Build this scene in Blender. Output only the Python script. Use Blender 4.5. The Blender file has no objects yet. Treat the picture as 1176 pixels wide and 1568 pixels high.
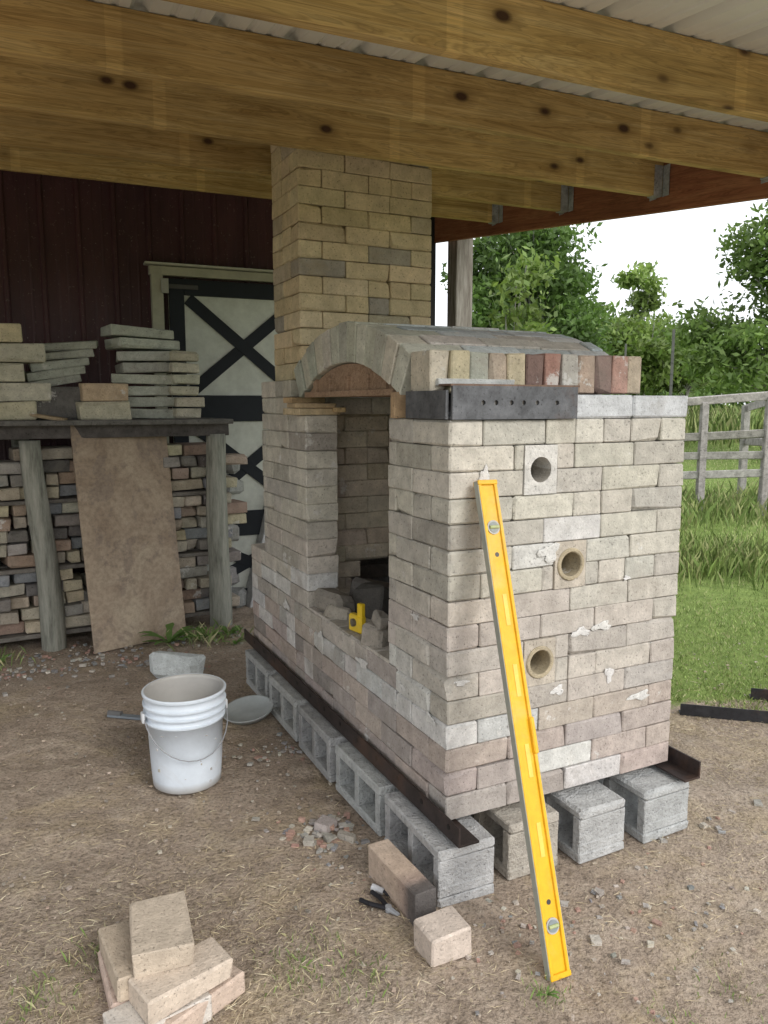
import bpy, math, random
import numpy as np
from mathutils import Vector, Matrix, Euler
random.seed(11); rng=np.random.default_rng(7)
R=math.radians
scene=bpy.context.scene
# ---------------------------------------------------------------- helpers
def link(o,parent=None):
    scene.collection.objects.link(o)
    if parent is not None: o.parent=parent
    return o
def empty(name,loc=(0,0,0),rz=0):
    e=bpy.data.objects.new(name,None); e.location=loc; e.rotation_euler=(0,0,rz); e.empty_display_size=.2
    return link(e)
def _tmpl():
    cs=[(x,y,z) for x in(-1,1) for y in(-1,1) for z in(-1,1)]
    idx={};n=0
    for c in cs:
        for a in range(3): idx[(c,a)]=n;n+=1
    F=[]
    for a in range(3):
        b,c=[i for i in range(3) if i!=a]
        for s in(-1,1):
            f=[]
            for (sb,sc) in((-1,-1),(1,-1),(1,1),(-1,1)):
                k=[0,0,0];k[a]=s;k[b]=sb;k[c]=sc;f.append(idx[(tuple(k),a)])
            F.append(f)
    for a in range(3):
        for b in range(a+1,3):
            c=3-a-b
            for sa in(-1,1):
                for sb in(-1,1):
                    k1=[0,0,0];k1[a]=sa;k1[b]=sb;k1[c]=-1
                    k2=list(k1);k2[c]=1;k1=tuple(k1);k2=tuple(k2)
                    F.append([idx[(k1,a)],idx[(k2,a)],idx[(k2,b)],idx[(k1,b)]])
    for c in cs: F.append([idx[(c,0)],idx[(c,1)],idx[(c,2)]])
    P=[None]*24
    for (c,a),i in idx.items():
        P[i]=Vector([c[j]*(1 if j==a else .9) for j in range(3)])
    out=[]
    for f in F:
        ce=sum((P[i] for i in f),Vector())/len(f)
        nn=(P[f[1]]-P[f[0]]).cross(P[f[2]]-P[f[1]])
        out.append(f if nn.dot(ce)>0 else f[::-1])
    return cs,idx,out
CS,IDX,TF=_tmpl()
class MB:
    def __init__(s): s.V=[];s.F=[];s.C=[]
    def add(s,V,F,col):
        n=len(s.V); s.V+= [tuple(v) for v in V]; s.F+=[tuple(i+n for i in f) for f in F]
        if isinstance(col,list): s.C+=[tuple(c[:3])+(1,) for c in col]
        else: s.C+=[tuple(col[:3])+(1,)]*len(V)
    def box(s,c,size,rot=None,col=(.5,.5,.5),bev=.003,jit=0.0):
        h=[d/2 for d in size]; bev=min(bev,min(h)*.6)
        M=rot if rot is not None else None
        V=[None]*24
        for k in CS:
            j=[random.uniform(-jit,jit) for _ in range(3)] if jit else (0,0,0)
            b=bev*(random.uniform(.6,2.0) if jit else 1)
            if jit and random.random()<.08: b=min(bev*random.uniform(3,6),min(h)*.6)
            for a in range(3):
                p=Vector([k[i]*(h[i]-(0 if i==a else b))+j[i] for i in range(3)])
                if M is not None: p=M@p
                V[IDX[(k,a)]]=p+Vector(c)
        s.add(V,TF,col)
    def cyl(s,p0,p1,r0,r1,col,n=14,cap=True):
        p0=Vector(p0);p1=Vector(p1);d=(p1-p0).normalized()
        a=d.orthogonal().normalized();b=d.cross(a)
        V=[];F=[]
        for p,r in((p0,r0),(p1,r1)):
            for i in range(n):
                t=2*math.pi*i/n; V.append(p+a*math.cos(t)*r+b*math.sin(t)*r)
        for i in range(n): F.append((i,(i+1)%n,n+(i+1)%n,n+i))
        if cap: F.append(tuple(range(n))[::-1]);F.append(tuple(range(n,2*n)))
        s.add(V,F,col)
    def tube(s,pts,rad,col,n=16):
        V=[];F=[]
        for p,r in zip(pts,rad):
            for i in range(n):
                t=2*math.pi*i/n; rr=r*(1+.05*math.sin(3*t+p[2]*2)+.03*math.sin(7*t+p[2]*5)); V.append((p[0]+math.cos(t)*rr,p[1]+math.sin(t)*rr,p[2]))
        for k in range(len(pts)-1):
            for i in range(n):
                j=(i+1)%n; F.append((k*n+i,k*n+j,(k+1)*n+j,(k+1)*n+i))
        s.add(V,F,col)
    def holetile(s,c,w,h,depth,r,col,n=24):
        V=[];F=[]
        def sq(t):
            x,z=math.cos(t),math.sin(t);m=max(abs(x)/(w/2),abs(z)/(h/2)); return x/m,z/m
        q=math.atan2(h/2,w/2)
        ts=[(2*math.pi*i/n+math.pi/4)%(2*math.pi) for i in range(n)]
        for cc in (q,math.pi-q,math.pi+q,2*math.pi-q):
            k=min(range(n),key=lambda i:abs(ts[i]-cc)); ts[k]=cc
        ts.sort()
        for y in(0,depth):
            for t in ts:
                x,z=sq(t); V.append(Vector((x,y,z)))
            for t in ts: V.append(Vector((math.cos(t)*r,y,math.sin(t)*r)))
        for i in range(n):
            j=(i+1)%n
            F.append((i,j,n+j,n+i)); F.append((2*n+j,2*n+i,3*n+i,3*n+j))
            F.append((n+i,n+j,3*n+j,3*n+i)); F.append((j,i,2*n+i,2*n+j))
        V=[v+Vector(c) for v in V]
        s.add(V,F,col)
    def obj(s,name,mat,parent=None,smooth=False):
        me=bpy.data.meshes.new(name); me.from_pydata(s.V,[],s.F)
        a=me.attributes.new("Col",'FLOAT_COLOR','POINT'); a.data.foreach_set("color",np.array(s.C,dtype=np.float32).ravel())
        if smooth: me.polygons.foreach_set("use_smooth",[True]*len(me.polygons))
        me.update(); me.materials.append(mat)
        return link(bpy.data.objects.new(name,me),parent)
def npmesh(name,V,k,col,mat,parent=None):
    n=len(V); me=bpy.data.meshes.new(name)
    me.vertices.add(n); me.vertices.foreach_set("co",V.astype(np.float32).ravel())
    nf=n//k; me.loops.add(n); me.loops.foreach_set("vertex_index",np.arange(n,dtype=np.int32))
    me.polygons.add(nf); me.polygons.foreach_set("loop_start",np.arange(0,n,k,dtype=np.int32)); 
    try: me.polygons.foreach_set("loop_total",np.full(nf,k,dtype=np.int32))
    except Exception: pass
    me.update(calc_edges=True)
    a=me.attributes.new("Col",'FLOAT_COLOR','POINT')
    c=np.ones((n,4),dtype=np.float32); c[:,:3]=col; a.data.foreach_set("color",c.ravel())
    me.materials.append(mat)
    return link(bpy.data.objects.new(name,me),parent)
# ---------------------------------------------------------------- materials
class NT:
    def __init__(s,name):
        s.m=bpy.data.materials.new(name); s.m.use_nodes=True; s.t=s.m.node_tree; s.t.nodes.clear()
        s.out=s.n('ShaderNodeOutputMaterial'); s.b=s.n('ShaderNodeBsdfPrincipled'); s.l(s.b.outputs[0],s.out.inputs[0])
        s.tc=s.n('ShaderNodeTexCoord')
    def n(s,t): return s.t.nodes.new(t)
    def l(s,a,b): s.t.links.new(a,b)
    def vec(s,scale=(1,1,1),src='Object'):
        mp=s.n('ShaderNodeMapping'); mp.inputs['Scale'].default_value=scale; s.l(s.tc.outputs[src],mp.inputs[0]); return mp.outputs[0]
    def noise(s,scale,detail=3,rough=.6,v=None,dist=0):
        n=s.n('ShaderNodeTexNoise'); n.inputs['Scale'].default_value=scale;n.inputs['Detail'].default_value=detail;n.inputs['Roughness'].default_value=rough;n.inputs['Distortion'].default_value=dist
        s.l(v if v is not None else s.tc.outputs['Object'],n.inputs['Vector']); return n.outputs[0]
    def ramp(s,f,stops):
        r=s.n('ShaderNodeValToRGB'); e=r.color_ramp.elements
        while len(e)<len(stops): e.new(.5)
        for i,(p,c) in enumerate(stops):
            e[i].position=p; e[i].color=(c,c,c,1) if isinstance(c,(int,float)) else tuple(c)+(1,)
        s.l(f,r.inputs[0]); return r.outputs[0]
    def mix(s,f,a,b,mode='MIX'):
        m=s.n('ShaderNodeMix'); m.data_type='RGBA'; m.blend_type=mode
        for v,i in((f,0),(a,6),(b,7)):
            if isinstance(v,(int,float)): m.inputs[i].default_value=v
            elif isinstance(v,tuple): m.inputs[i].default_value=v+(1,)
            else: s.l(v,m.inputs[i])
        return m.outputs[2]
    def math(s,op,a,b=None):
        m=s.n('ShaderNodeMath'); m.operation=op
        for v,i in((a,0),(b,1)):
            if v is None: continue
            if isinstance(v,(int,float)): m.inputs[i].default_value=v
            else: s.l(v,m.inputs[i])
        return m.outputs[0]
    def attr(s,name="Col"):
        a=s.n('ShaderNodeAttribute'); a.attribute_name=name; return a
    def bump(s,h,st,dist=.01):
        b=s.n('ShaderNodeBump'); b.inputs['Strength'].default_value=st; b.inputs['Distance'].default_value=dist; s.l(h,b.inputs['Height'])
        s.l(b.outputs[0],s.b.inputs['Normal']); return b.outputs[0]
    def fin(s,col,rough=.9,metal=0,spec=.3):
        if isinstance(col,tuple): s.b.inputs['Base Color'].default_value=col+(1,)
        else: s.l(col,s.b.inputs['Base Color'])
        s.b.inputs['Roughness'].default_value=rough
        s.b.inputs['Metallic'].default_value=metal; s.b.inputs['Specular IOR Level'].default_value=spec
        return s.m
def attr_mat(name,lo=.75,hi=1.15,scale=14,fine=140,bst=.5,bd=.002,rough=.92,metal=0,speck=True,grime=None,spec=.25,white=0):
    t=NT(name); c=t.attr().outputs['Color']
    nm=t.noise(scale,4,.7); nf=t.noise(fine,2,.7)
    c=t.mix(1.0,c,t.ramp(nm,[(.3,lo),(.7,hi)]),'MULTIPLY')
    if speck:
        c=t.mix(1.0,c,t.ramp(nf,[(.28,.45),(.40,1.0),(.60,1.0),(.75,1.25)]),'MULTIPLY')
    if grime:
        c=t.mix(t.ramp(t.noise(3.2,5,.7,dist=.6),[(.52,0.0),(.70,grime[1])]),c,grime[0])
    if white:
        w=t.noise(5.5,6,.72)
        c=t.mix(t.ramp(w,[(.25,.55),(.33,0.0),(.62,0.0),(.655,white)]),c,t.ramp(w,[(.45,(.23,.20,.17)),(.5,(.62,.61,.585))]))
    t.bump(t.math('ADD',t.math('MULTIPLY',nm,2.0),nf),bst,bd)
    return t.fin(c,rough,metal,spec)
M_brick=attr_mat("firebrick",.72,1.14,17,115,.8,.003,grime=((.33,.295,.255),.5),white=.75)
M_chim=attr_mat("chimney_firebrick",.76,1.14,12,110,.7,.003,grime=((.34,.27,.16),.45))
M_conc=attr_mat("concrete",.75,1.15,20,100,1.0,.006)
M_steel=attr_mat("dark_steel",.6,1.4,18,90,.25,.001,rough=.55,metal=.4,spec=.5,grime=((.12,.065,.04),.6))
M_misc=attr_mat("painted_mix",.82,1.08,9,200,.15,.001,rough=.6,speck=False)
M_plast=attr_mat("bucket_plastic",.88,1.03,9,60,.08,.001,rough=.4,speck=False,grime=((.45,.43,.40),.4),spec=.4)
M_level=attr_mat("level_paint",.85,1.05,30,60,.08,.0005,rough=.38,speck=False,grime=((.66,.56,.34),.3),spec=.5)
M_stone=attr_mat("rubble_stone",.76,1.12,26,120,.8,.003)
M_grayw=attr_mat("weathered_wood",.55,1.2,14,60,.6,.003)
def wood(name,c1,c2,c3,knots=True,gs=1.0,marks=False):
    t=NT(name)
    n=t.noise(3.0,4,.65,t.vec((.45*gs,6*gs,8*gs)),1.4)
    rings=t.ramp(t.math('FRACT',t.math('MULTIPLY',n,9.0)),[(0,.74),(.55,1.08),(.9,1.05),(1.0,.74)])
    g=t.ramp(n,[(.3,c1),(.5,c2),(.72,c3)])
    c=t.mix(1.0,g,rings,'MULTIPLY')
    fn_=t.noise(2.5,3,.7,t.vec((2.5,70,130))); f=t.ramp(fn_,[(.3,.78),(.7,1.1)])
    c=t.mix(1.0,c,f,'MULTIPLY')
    c=t.mix(1.0,c,t.ramp(t.noise(1.3,4,.65),[(.3,.74),(.7,1.15)]),'MULTIPLY')
    if knots:
        vo=t.n('ShaderNodeTexVoronoi'); vo.inputs['Scale'].default_value=1.0; vo.inputs['Randomness'].default_value=1
        t.l(t.vec((4.0,9,7.0)),vo.inputs['Vector'])
        k=t.ramp(vo.outputs['Distance'],[(.07,1.0),(.14,0.0)])
        k2=t.ramp(vo.outputs['Distance'],[(.11,.6),(.30,0.0)])
        c=t.mix(k2,c,tuple(x*.6 for x in c1)); c=t.mix(k,c,(.06,.03,.014))
    if marks:
        sx=t.n('ShaderNodeSeparateXYZ'); t.l(t.tc.outputs['Object'],sx.inputs[0])
        fr=t.math('FRACT',t.math('MULTIPLY',sx.outputs[0],1.02)); mk=t.ramp(fr,[(.0,1.2),(.045,1.2),(.05,1.0),(1.0,1.0)])
        c=t.mix(1.0,c,mk,'MULTIPLY')
    t.bump(fn_,.35,.002)
    return t.fin(c,.75,0,.3)
M_joist=wood("treated_pine",(.36,.23,.08),(.51,.355,.14),(.62,.465,.22),marks=True)
M_red=wood("red_brown_board",(.24,.085,.045),(.33,.13,.065),(.40,.18,.09),False)
M_form=wood("form_board",(.24,.15,.095),(.35,.235,.155),(.44,.31,.22),False,2)
t=NT("plywood"); c=t.ramp(t.noise(1.6,6,.7,dist=1.3),[(.32,(.27,.20,.145)),(.5,(.40,.315,.235)),(.7,(.49,.405,.305))])
nn=t.noise(5,5,.7,dist=.5); c=t.mix(t.ramp(nn,[(.53,0.0),(.58,.6)]),c,(.27,.215,.175)); c=t.mix(1.0,c,t.ramp(t.noise(40,3,.7),[(.35,.8),(.6,1.05)]),'MULTIPLY'); t.bump(nn,.3,.002); M_ply=t.fin(c,.85)
t=NT("bark"); nn=t.noise(9,5,.7,t.vec((3,3,.4))); c=t.ramp(nn,[(.3,(.13,.13,.11)),(.5,(.28,.285,.245)),(.75,(.42,.41,.36))]); t.bump(nn,.9,.012); M_bark=t.fin(c,.95)
t=NT("weathered_post"); nn=t.noise(9,5,.7,t.vec((4,4,.35))); c=t.ramp(nn,[(.35,(.14,.12,.10)),(.65,(.36,.34,.31))]); t.bump(nn,.8,.006); M_post=t.fin(c,.9)
t=NT("metal_roof"); c=t.mix(1.0,(.72,.74,.70),t.ramp(t.noise(2,4,.6),[(.3,.85),(.7,1.05)]),'MULTIPLY'); M_roof=t.fin(c,.45,.0,.5)
t=NT("maroon_siding"); c=t.ramp(t.noise(2.5,4,.7,t.vec((1,1,.3))),[(.3,(.040,.013,.017)),(.7,(.080,.028,.032))]); c=t.mix(t.ramp(t.noise(60,2,.6),[(.66,0.0),(.74,.5)]),c,(.25,.2,.18)); M_barn=t.fin(c,.5,.0,.4)
def leafmat(name,tr=.35):
    t=NT(name); c=t.attr().outputs['Color']; t.l(c,t.b.inputs['Base Color']); t.b.inputs['Roughness'].default_value=.55; t.b.inputs['Specular IOR Level'].default_value=.3
    if tr>0:
        tl=t.n('ShaderNodeBsdfTranslucent'); t.l(t.mix(1.0,c,(1.25,1.4,.8),'MULTIPLY'),tl.inputs[0]); ms=t.n('ShaderNodeMixShader'); ms.inputs[0].default_value=tr
        t.l(t.b.outputs[0],ms.inputs[1]);t.l(tl.outputs[0],ms.inputs[2]);t.l(ms.outputs[0],t.out.inputs[0])
    return t.m
M_leaf=leafmat("foliage",.35); M_grass=leafmat("grass_blade",0)
t=NT("dirt_and_lawn")
n1=t.noise(1.1,5,.65); n2=t.noise(9,5,.72); n3=t.noise(75,3,.75)
c=t.ramp(n1,[(.3,(.27,.212,.163)),(.5,(.375,.302,.238)),(.7,(.455,.38,.305))])
c=t.mix(.5,c,t.ramp(n2,[(.32,(.20,.157,.12)),(.52,(.37,.30,.238)),(.72,(.52,.45,.365))]))
st=t.ramp(t.noise(2.3,5,.7,dist=.5),[(.50,0.0),(.64,.5)]); c=t.mix(st,c,(.46,.37,.24))
c=t.mix(1.0,c,t.ramp(n3,[(.3,.45),(.5,1.0),(.7,1.2)]),'MULTIPLY')
g=t.ramp(n2,[(.3,(.13,.19,.05)),(.6,(.21,.28,.08)),(.8,(.31,.34,.13))])
ga=t.attr("gmask"); mm=t.math('ADD',t.math('MULTIPLY',n2,.8),-.4); ma=t.math('ADD',ga.outputs['Fac'],mm)
c=t.mix(t.ramp(ma,[(.4,0.0),(.62,1.0)]),c,g)
t.bump(t.math('ADD',t.math('MULTIPLY',n2,3.0),n3),.8,.010); M_ground=t.fin(c,.97,0,.15)

def vary(c,a=.06,h=.02):
    k=1+random.uniform(-a,a); return tuple(max(0,x*k+random.uniform(-h,h)*x) for x in c)
SR=R(23.5); SC,SS=math.cos(SR),math.sin(SR); SX,SY=1.408,4.12
def toS(X,Y): return (X-SX)*SC+(Y-SY)*SS, -(X-SX)*SS+(Y-SY)*SC
# ---------------------------------------------------------------- GROUND
def gz(x,y):
    return np.maximum(0,np.minimum(y,40)-6)*.045+0*x
def build_ground():
    def axis(lo,hi,st,far):
        a=list(np.arange(lo,hi,st)); s=st; x=hi; 
        while x<far: x+=s; a.append(x); s*=1.35
        s=st; x=lo; b=[]
        while x>-far: x-=s; b.append(x); s*=1.35
        return np.array(b[::-1]+a)
    xs=axis(-3.2,3.2,.025,250); ys=axis(.9,6.5,.025,250)
    X,Y=np.meshgrid(xs,ys); Z=gz(X,Y)
    def vn(X,Y,f,seed):
        r=np.random.default_rng(seed); G=r.random((64,64)); x=X*f;y=Y*f; i=np.floor(x).astype(int);j=np.floor(y).astype(int);fx=x-i;fy=y-j
        fx=fx*fx*(3-2*fx);fy=fy*fy*(3-2*fy)
        g=lambda a,b:G[a%64,b%64]
        return g(i,j)*(1-fx)*(1-fy)+g(i+1,j)*fx*(1-fy)+g(i,j+1)*(1-fx)*fy+g(i+1,j+1)*fx*fy
    near=np.clip((8-np.abs(Y-3))/4,0,1)*np.clip((6-np.abs(X))/3,0,1)
    Z=Z+near*((vn(X,Y,1.3,1)-.5)*.024+(vn(X,Y,5,2)-.5)*.014+(vn(X,Y,14,3)-.5)*.012)-.004
    xp,yp=toS(X,Y)
    m=np.clip((Y-3.55+(vn(X,Y,2.5,5)-.5)*.7)*2.2,0,1)*np.clip((xp+.55)*3,0,1)
    m=np.where((np.abs(X)>20)|(Y<-10),1,m)
    ny,nx=X.shape
    V=np.stack([X,Y,Z],-1).reshape(-1,3)
    idx=np.arange(nx*ny).reshape(ny,nx)
    F=np.stack([idx[:-1,:-1],idx[:-1,1:],idx[1:,1:],idx[1:,:-1]],-1).reshape(-1,4)
    me=bpy.data.meshes.new("ground"); me.from_pydata(V.tolist(),[],F.tolist())
    a=me.attributes.new("gmask",'FLOAT','POINT'); a.data.foreach_set("value",m.ravel().astype(np.float32))
    me.polygons.foreach_set("use_smooth",[True]*len(me.polygons)); me.update(); me.materials.append(M_ground)
    link(bpy.data.objects.new("ground",me))
build_ground()
# ---------------------------------------------------------------- KILN
kiln=empty("brick_kiln",(.192,2.25,0),R(26))
Z0=.22; CH=.078; W=.945; BL=.232; HL=.116
def basecol(row,face):
    r=random.random()
    if row<=2: c=random.choice([(.44,.37,.33),(.42,.365,.335),(.47,.405,.36),(.40,.36,.335)]) if r>.12 else (.58,.565,.54)
    elif row==3: c=random.choice([(.60,.59,.565),(.54,.54,.53),(.57,.55,.52)]) if r>.30 else (.45,.39,.34)
    elif row<=5: c=random.choice([(.46,.425,.38),(.50,.46,.41),(.42,.39,.355)]) if r>.12 else (.58,.57,.54)
    elif row<=8: c=random.choice([(.50,.465,.415),(.52,.485,.43),(.45,.42,.38),(.54,.50,.445)])
    else: c=random.choice([(.54,.515,.45),(.51,.485,.425),(.56,.53,.465),(.47,.45,.40)])
    if r<.04 and row>5: c=(.60,.59,.57)
    if random.random()<.06: c=tuple(x*.74 for x in c)
    return vary(c,.07,.015)
kb=MB()
holes=[(.3285,14,0),(.457,10,1),(.3446,6,1)]
def brickrun(mb,axis,s0,s1,fixed,side,z,h,colf,depth=.114,skip=None,start=0):
    s=s0
    i=0; queue=[]
    while s<s1-.02:
        if not queue: queue=[BL] if random.random()<.76 else [HL,HL]
        L=queue.pop(0)
        if i==0 and start: L=start
        if s+L>s1-.05: L=s1-s
        elif L==BL and i and random.random()<.3: L+=random.uniform(-.012,.012)
        segs=[(s,s+L)]
        if skip:
            for (a,b) in skip:
                ns=[]
                for (p,q) in segs:
                    if q<=a+.001 or p>=b-.001: ns.append((p,q))
                    else:
                        if a-p>.01: ns.append((p,a))
                        if q-b>.01: ns.append((b,q))
                segs=ns
        for (p,q) in segs:
            o=random.uniform(-.0022,.0022)
            g=random.uniform(.0008,.0015)
            hh=h-random.uniform(.0010,.0028)
            rm=Matrix.Rotation(random.uniform(-.004,.004),3,'Z')
            if axis=='u': mb.box(((p+q)/2,fixed+side*depth/2+o,z+hh/2),(q-p-g*2,depth,hh),rm,colf(),.0026,.0011)
            else: mb.box((fixed+side*depth/2+o,(p+q)/2,z+hh/2),(depth,q-p-g*2,hh),rm,colf(),.0026,.0011)
        s+=L; i+=1
for r in range(16):
    z=Z0+r*CH
    even=r%2==0
    cf=lambda r=r:basecol(r,0)
    a,b=(BL,HL) if even else (HL,BL)
    kb.box((a/2+random.uniform(-.002,.002),b/2,z+CH/2-.001),(a-.002,b-.002,CH-.0022),None,cf(),.004,.0012)
    kb.box((W-a/2,b/2,z+CH/2-.001),(a-.002,b-.002,CH-.0022),None,cf(),.003,.0012)
    sk=[]
    for (hu,hr,_) in holes:
        if r in(hr-1,hr): sk.append((hu-.063,hu+.063))
    brickrun(kb,'u',a,W-a,0,1,z,CH,cf,skip=sk)
    vs=b
    if r<5: brickrun(kb,'v',vs,2.08,0,1,z,CH,cf)
    else:
        brickrun(kb,'v',vs,.405,0,1,z,CH,cf)
        brickrun(kb,'v',1.21,2.08 if r<7 else 1.84,0,1,z,CH,cf,depth=.15,start=(HL if r%2 else BL))
        kb.box((.172,.315,z+CH/2),(.112,.18,CH-.002),None,cf(),.003,.001)
    brickrun(kb,'v',b,2.08 if r<7 else 1.84,W,-1,z,CH,cf)
    brickrun(kb,'u',.12,W-.12,2.08 if r<7 else 1.84,-1,z,CH,cf)
for r in(16,17):
    z=Z0+r*CH
    brickrun(kb,'v',1.39,1.84,0,1,z,CH,lambda:basecol(10,0),depth=.15)
    brickrun(kb,'u',.15,W,1.84,-1,z,CH,lambda:basecol(10,0))
    brickrun(kb,'u',.15,W,1.35,1,z,CH,lambda:basecol(10,0),depth=.05)
for r in range(4,18):
    z=Z0+r*CH
    sk=[]
    if r in(5,): sk=[(.30,.62)]
    if r in(6,): sk=[(.345,.62)]
    if r in(4,): sk=[(.36,.62)]
    brickrun(kb,'u',.15,.71,1.40,1,z,CH,lambda:vary((.52,.46,.37),.14,.04),depth=.06,skip=sk,start=(HL if r%2 else BL))
    brickrun(kb,'v',.24,1.40,.70,1,z,CH,lambda:vary((.50,.44,.36),.14,.04),depth=.06)
for (hu,hr,ring) in holes:
    zc=Z0+hr*CH
    col=(.62,.605,.57) if not ring else (.50,.45,.38)
    kb.holetile((hu,-.003,zc-.001),.124,2*CH-.003,.118,.040 if not ring else .054,col)
    n=28
    prof=[(.054,.02),(.054,-.006),(.051,-.009),(.043,-.009),(.040,-.006),(.039,.20)] if ring else [(.040,.0),(.0395,.20)]
    V=[];F=[]
    for (rr,y) in prof:
        for i in range(n):
            tt=2*math.pi*i/n; V.append((hu+rr*math.cos(tt),y,zc+rr*math.sin(tt)))
    for k in range(len(prof)-1):
        for i in range(n):
            j=(i+1)%n; F.append((k*n+i,k*n+j,(k+1)*n+j,(k+1)*n+i))
    kb.add(V,F,(.44,.375,.26) if ring else (.42,.39,.34))
kb.box((W/2,.238,.85),(W-.25,.012,1.2),None,(.3,.27,.24),.001)  # added dark backing slab, blocks light through brick gaps and ports
kb.box((.42,.9,.405),(.60,1.32,.37),None,(.30,.27,.24),.003)
for k in range(7): kb.box((.116,.405+.058+k*.116,Z0+5*CH+.002),(.228,.113,.012),None,basecol(6,0),.004,.001)
kb.box((.45,1.60,1.60),(.6,.45,.03),None,(.3,.27,.22),.003)
kb.box((.45,1.96,Z0+7*CH-.02),(.80,.22,.03),None,(.38,.34,.3),.003)
kb.obj("kiln_walls",M_brick,kiln)
# thin dried clay smears on the wall faces
sm=MB()
def smear(u,z,w,h,face='u',n=18):
    V=[];C=[]
    ph=random.random()*6
    for s,y in((1.0,-.0032),(.78,-.0052)):
        for i in range(n):
            a=2*math.pi*i/n; rr=s*(1+.28*math.sin(3*a+ph)+.18*math.sin(5*a+2*ph)+random.uniform(-.14,.14))
            x=math.cos(a)*w/2*rr; zz=math.sin(a)*h/2*rr
            V.append((u+x,y,z+zz) if face=='u' else (y,u+x,z+zz))
    F=[]
    for i in range(n):
        j=(i+1)%n; F.append((i,j,n+j,n+i))
    F.append(tuple(range(n,2*n)))
    sm.add(V,F,vary((.64,.63,.61),.03,.01))
for a in((.37,1.045,.075,.055),(.51,.765,.075,.028),(.60,.775,.080,.030),(.05,.665,.05,.018),(.64,.60,.035,.055),(.42,.58,.05,.03),(.25,.50,.04,.03),(.78,.50,.10,.03),(.70,.93,.03,.015),(.12,1.30,.035,.05)): smear(*a)
for a in((.10,.52,.07,.03),(.30,.56,.05,.03),(.62,.545,.10,.035),(1.05,.535,.06,.03),(1.5,.56,.09,.04),(.2,.83,.05,.02)): smear(*a,face='v')
sm.obj("clay_smears",M_stone,kiln)
tb=MB()
s=.456
for L in(.245,.244): tb.box((s+L/2,.055,1.467+.038),(L-.002,.112,.074),None,(.56,.58,.60),.004,.001); s+=L
tb.box((.16,.12,1.579),(.28,.03,.022),None,(.52,.53,.52),.002,.001)
s=0.0;cols=[(.54,.49,.40),(.54,.48,.33),(.40,.41,.35),(.46,.38,.30),(.55,.48,.34),(.22,.15,.13),(.36,.21,.17),(.44,.42,.38),(.44,.34,.27),(.25,.17,.15),(.46,.28,.23),(.54,.45,.34),(.34,.34,.34)]
i=0
while s<.85:
    wd=.071
    tb.box((s+wd/2,.185+random.uniform(-.004,.004),1.61+random.uniform(-.004,.004)),(wd-.003,.13,.128),Matrix.Rotation(random.uniform(-.015,.015),3,'Y'),cols[i%len(cols)],.0035,.0015); s+=wd;i+=1
tb.obj("skewback_bricks",M_brick,kiln)
# ------------ arch
ar=MB(); vc=.80; Ri=.9146; Ro=1.06; zc0=1.67-Ri; half=R(31)
nw=13
for k in range(nw):
    a0=-half+2*half*k/nw+.0026; a1=-half+2*half*(k+1)/nw-.0026
    u=0
    ends=[.229,.458,.687,.86] if k%2==0 else [.115,.344,.573,.802,.86]
    rv=random.uniform(-.005,.005)
    for e in ends:
        col=vary(random.choice([(.49,.485,.41),(.43,.44,.38),(.53,.515,.44)]),.08,.03) if u==0 else vary(random.choice([(.54,.57,.59),(.49,.53,.56),(.57,.58,.58),(.52,.48,.44),(.44,.48,.51)]),.08,.02)
        g=.0025; u0=u+(random.uniform(-.004,.004) if u==0 else g);u1=e-g; ro=Ro+rv+random.uniform(-.003,.003); ri=Ri+random.uniform(-.001,.001)
        V=[]
        for uu in(u0,u1):
            for (a,r) in((a0,ri),(a1,ri),(a1,ro),(a0,ro)):
                V.append((uu,vc+math.sin(a)*r,zc0+math.cos(a)*r))
        ar.add(V,[(0,1,2,3),(7,6,5,4),(0,4,5,1),(1,5,6,2),(2,6,7,3),(3,7,4,0)],col)
        u=e
ao=ar.obj("arch_roof",M_brick,kiln)
bv=ao.modifiers.new("b",'BEVEL'); bv.width=.0035; bv.segments=1; bv.limit_method='ANGLE'
m=MB();V=[];F=[];n=30
for u in(.01,.85):
    for i in range(n+1):
        a=-half+2*half*i/n; V.append((u,vc+math.sin(a)*(Ro-.02),zc0+math.cos(a)*(Ro-.02)))
for i in range(n): F.append((i,i+1,n+2+i,n+1+i))
m.add(V,F,(.10,.09,.08)); m.obj("arch_gap_shade",M_stone,kiln)  # added dark sheet inside the arch, its colour paints shade into the brick gaps
fm=MB(); V=[];n=20; Rf=Ri-.004; zb=1.545
for u in(.025,.045):
    for i in range(n+1):
        a=-R(29.5)+2*R(29.5)*i/n; V.append((u,vc+math.sin(a)*Rf,zc0+math.cos(a)*Rf))
    for i in range(n+1):
        a=-R(29.5)+2*R(29.5)*i/n; V.append((u,vc+math.sin(a)*Rf,zb))
N=2*(n+1);F=[]
for i in range(n):
    F.append((i,i+1,n+1+i+1,n+1+i)); F.append((N+i+1,N+i,N+n+1+i,N+n+1+i+1)); F.append((n+1+i,n+2+i,N+n+2+i,N+n+1+i))
    F.append((i+1,i,N+i,N+i+1))
fm.add(V,F,(1,1,1))
for vv in(.47,.62,.8,.98,1.13): fm.box((.020,vv,1.585),(.012,.035,.07),None,(1,1,1),.001)
fm.box((.012,.80,1.553),(.020,.84,.022),None,(1,1,1),.001)
fm.box((.45,.8,1.55),(.8,.7,.012),None,(1,1,1),.001)
fm.obj("arch_form",M_form,kiln)
wd=MB()
wd.box((.06,1.29,1.482),(.20,.17,.028),Euler((0,0,.1)).to_matrix(),(.60,.49,.32),.002)
wd.box((.05,1.27,1.508),(.18,.16,.02),Euler((0,0,-.1)).to_matrix(),(.52,.40,.25),.002)
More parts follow.
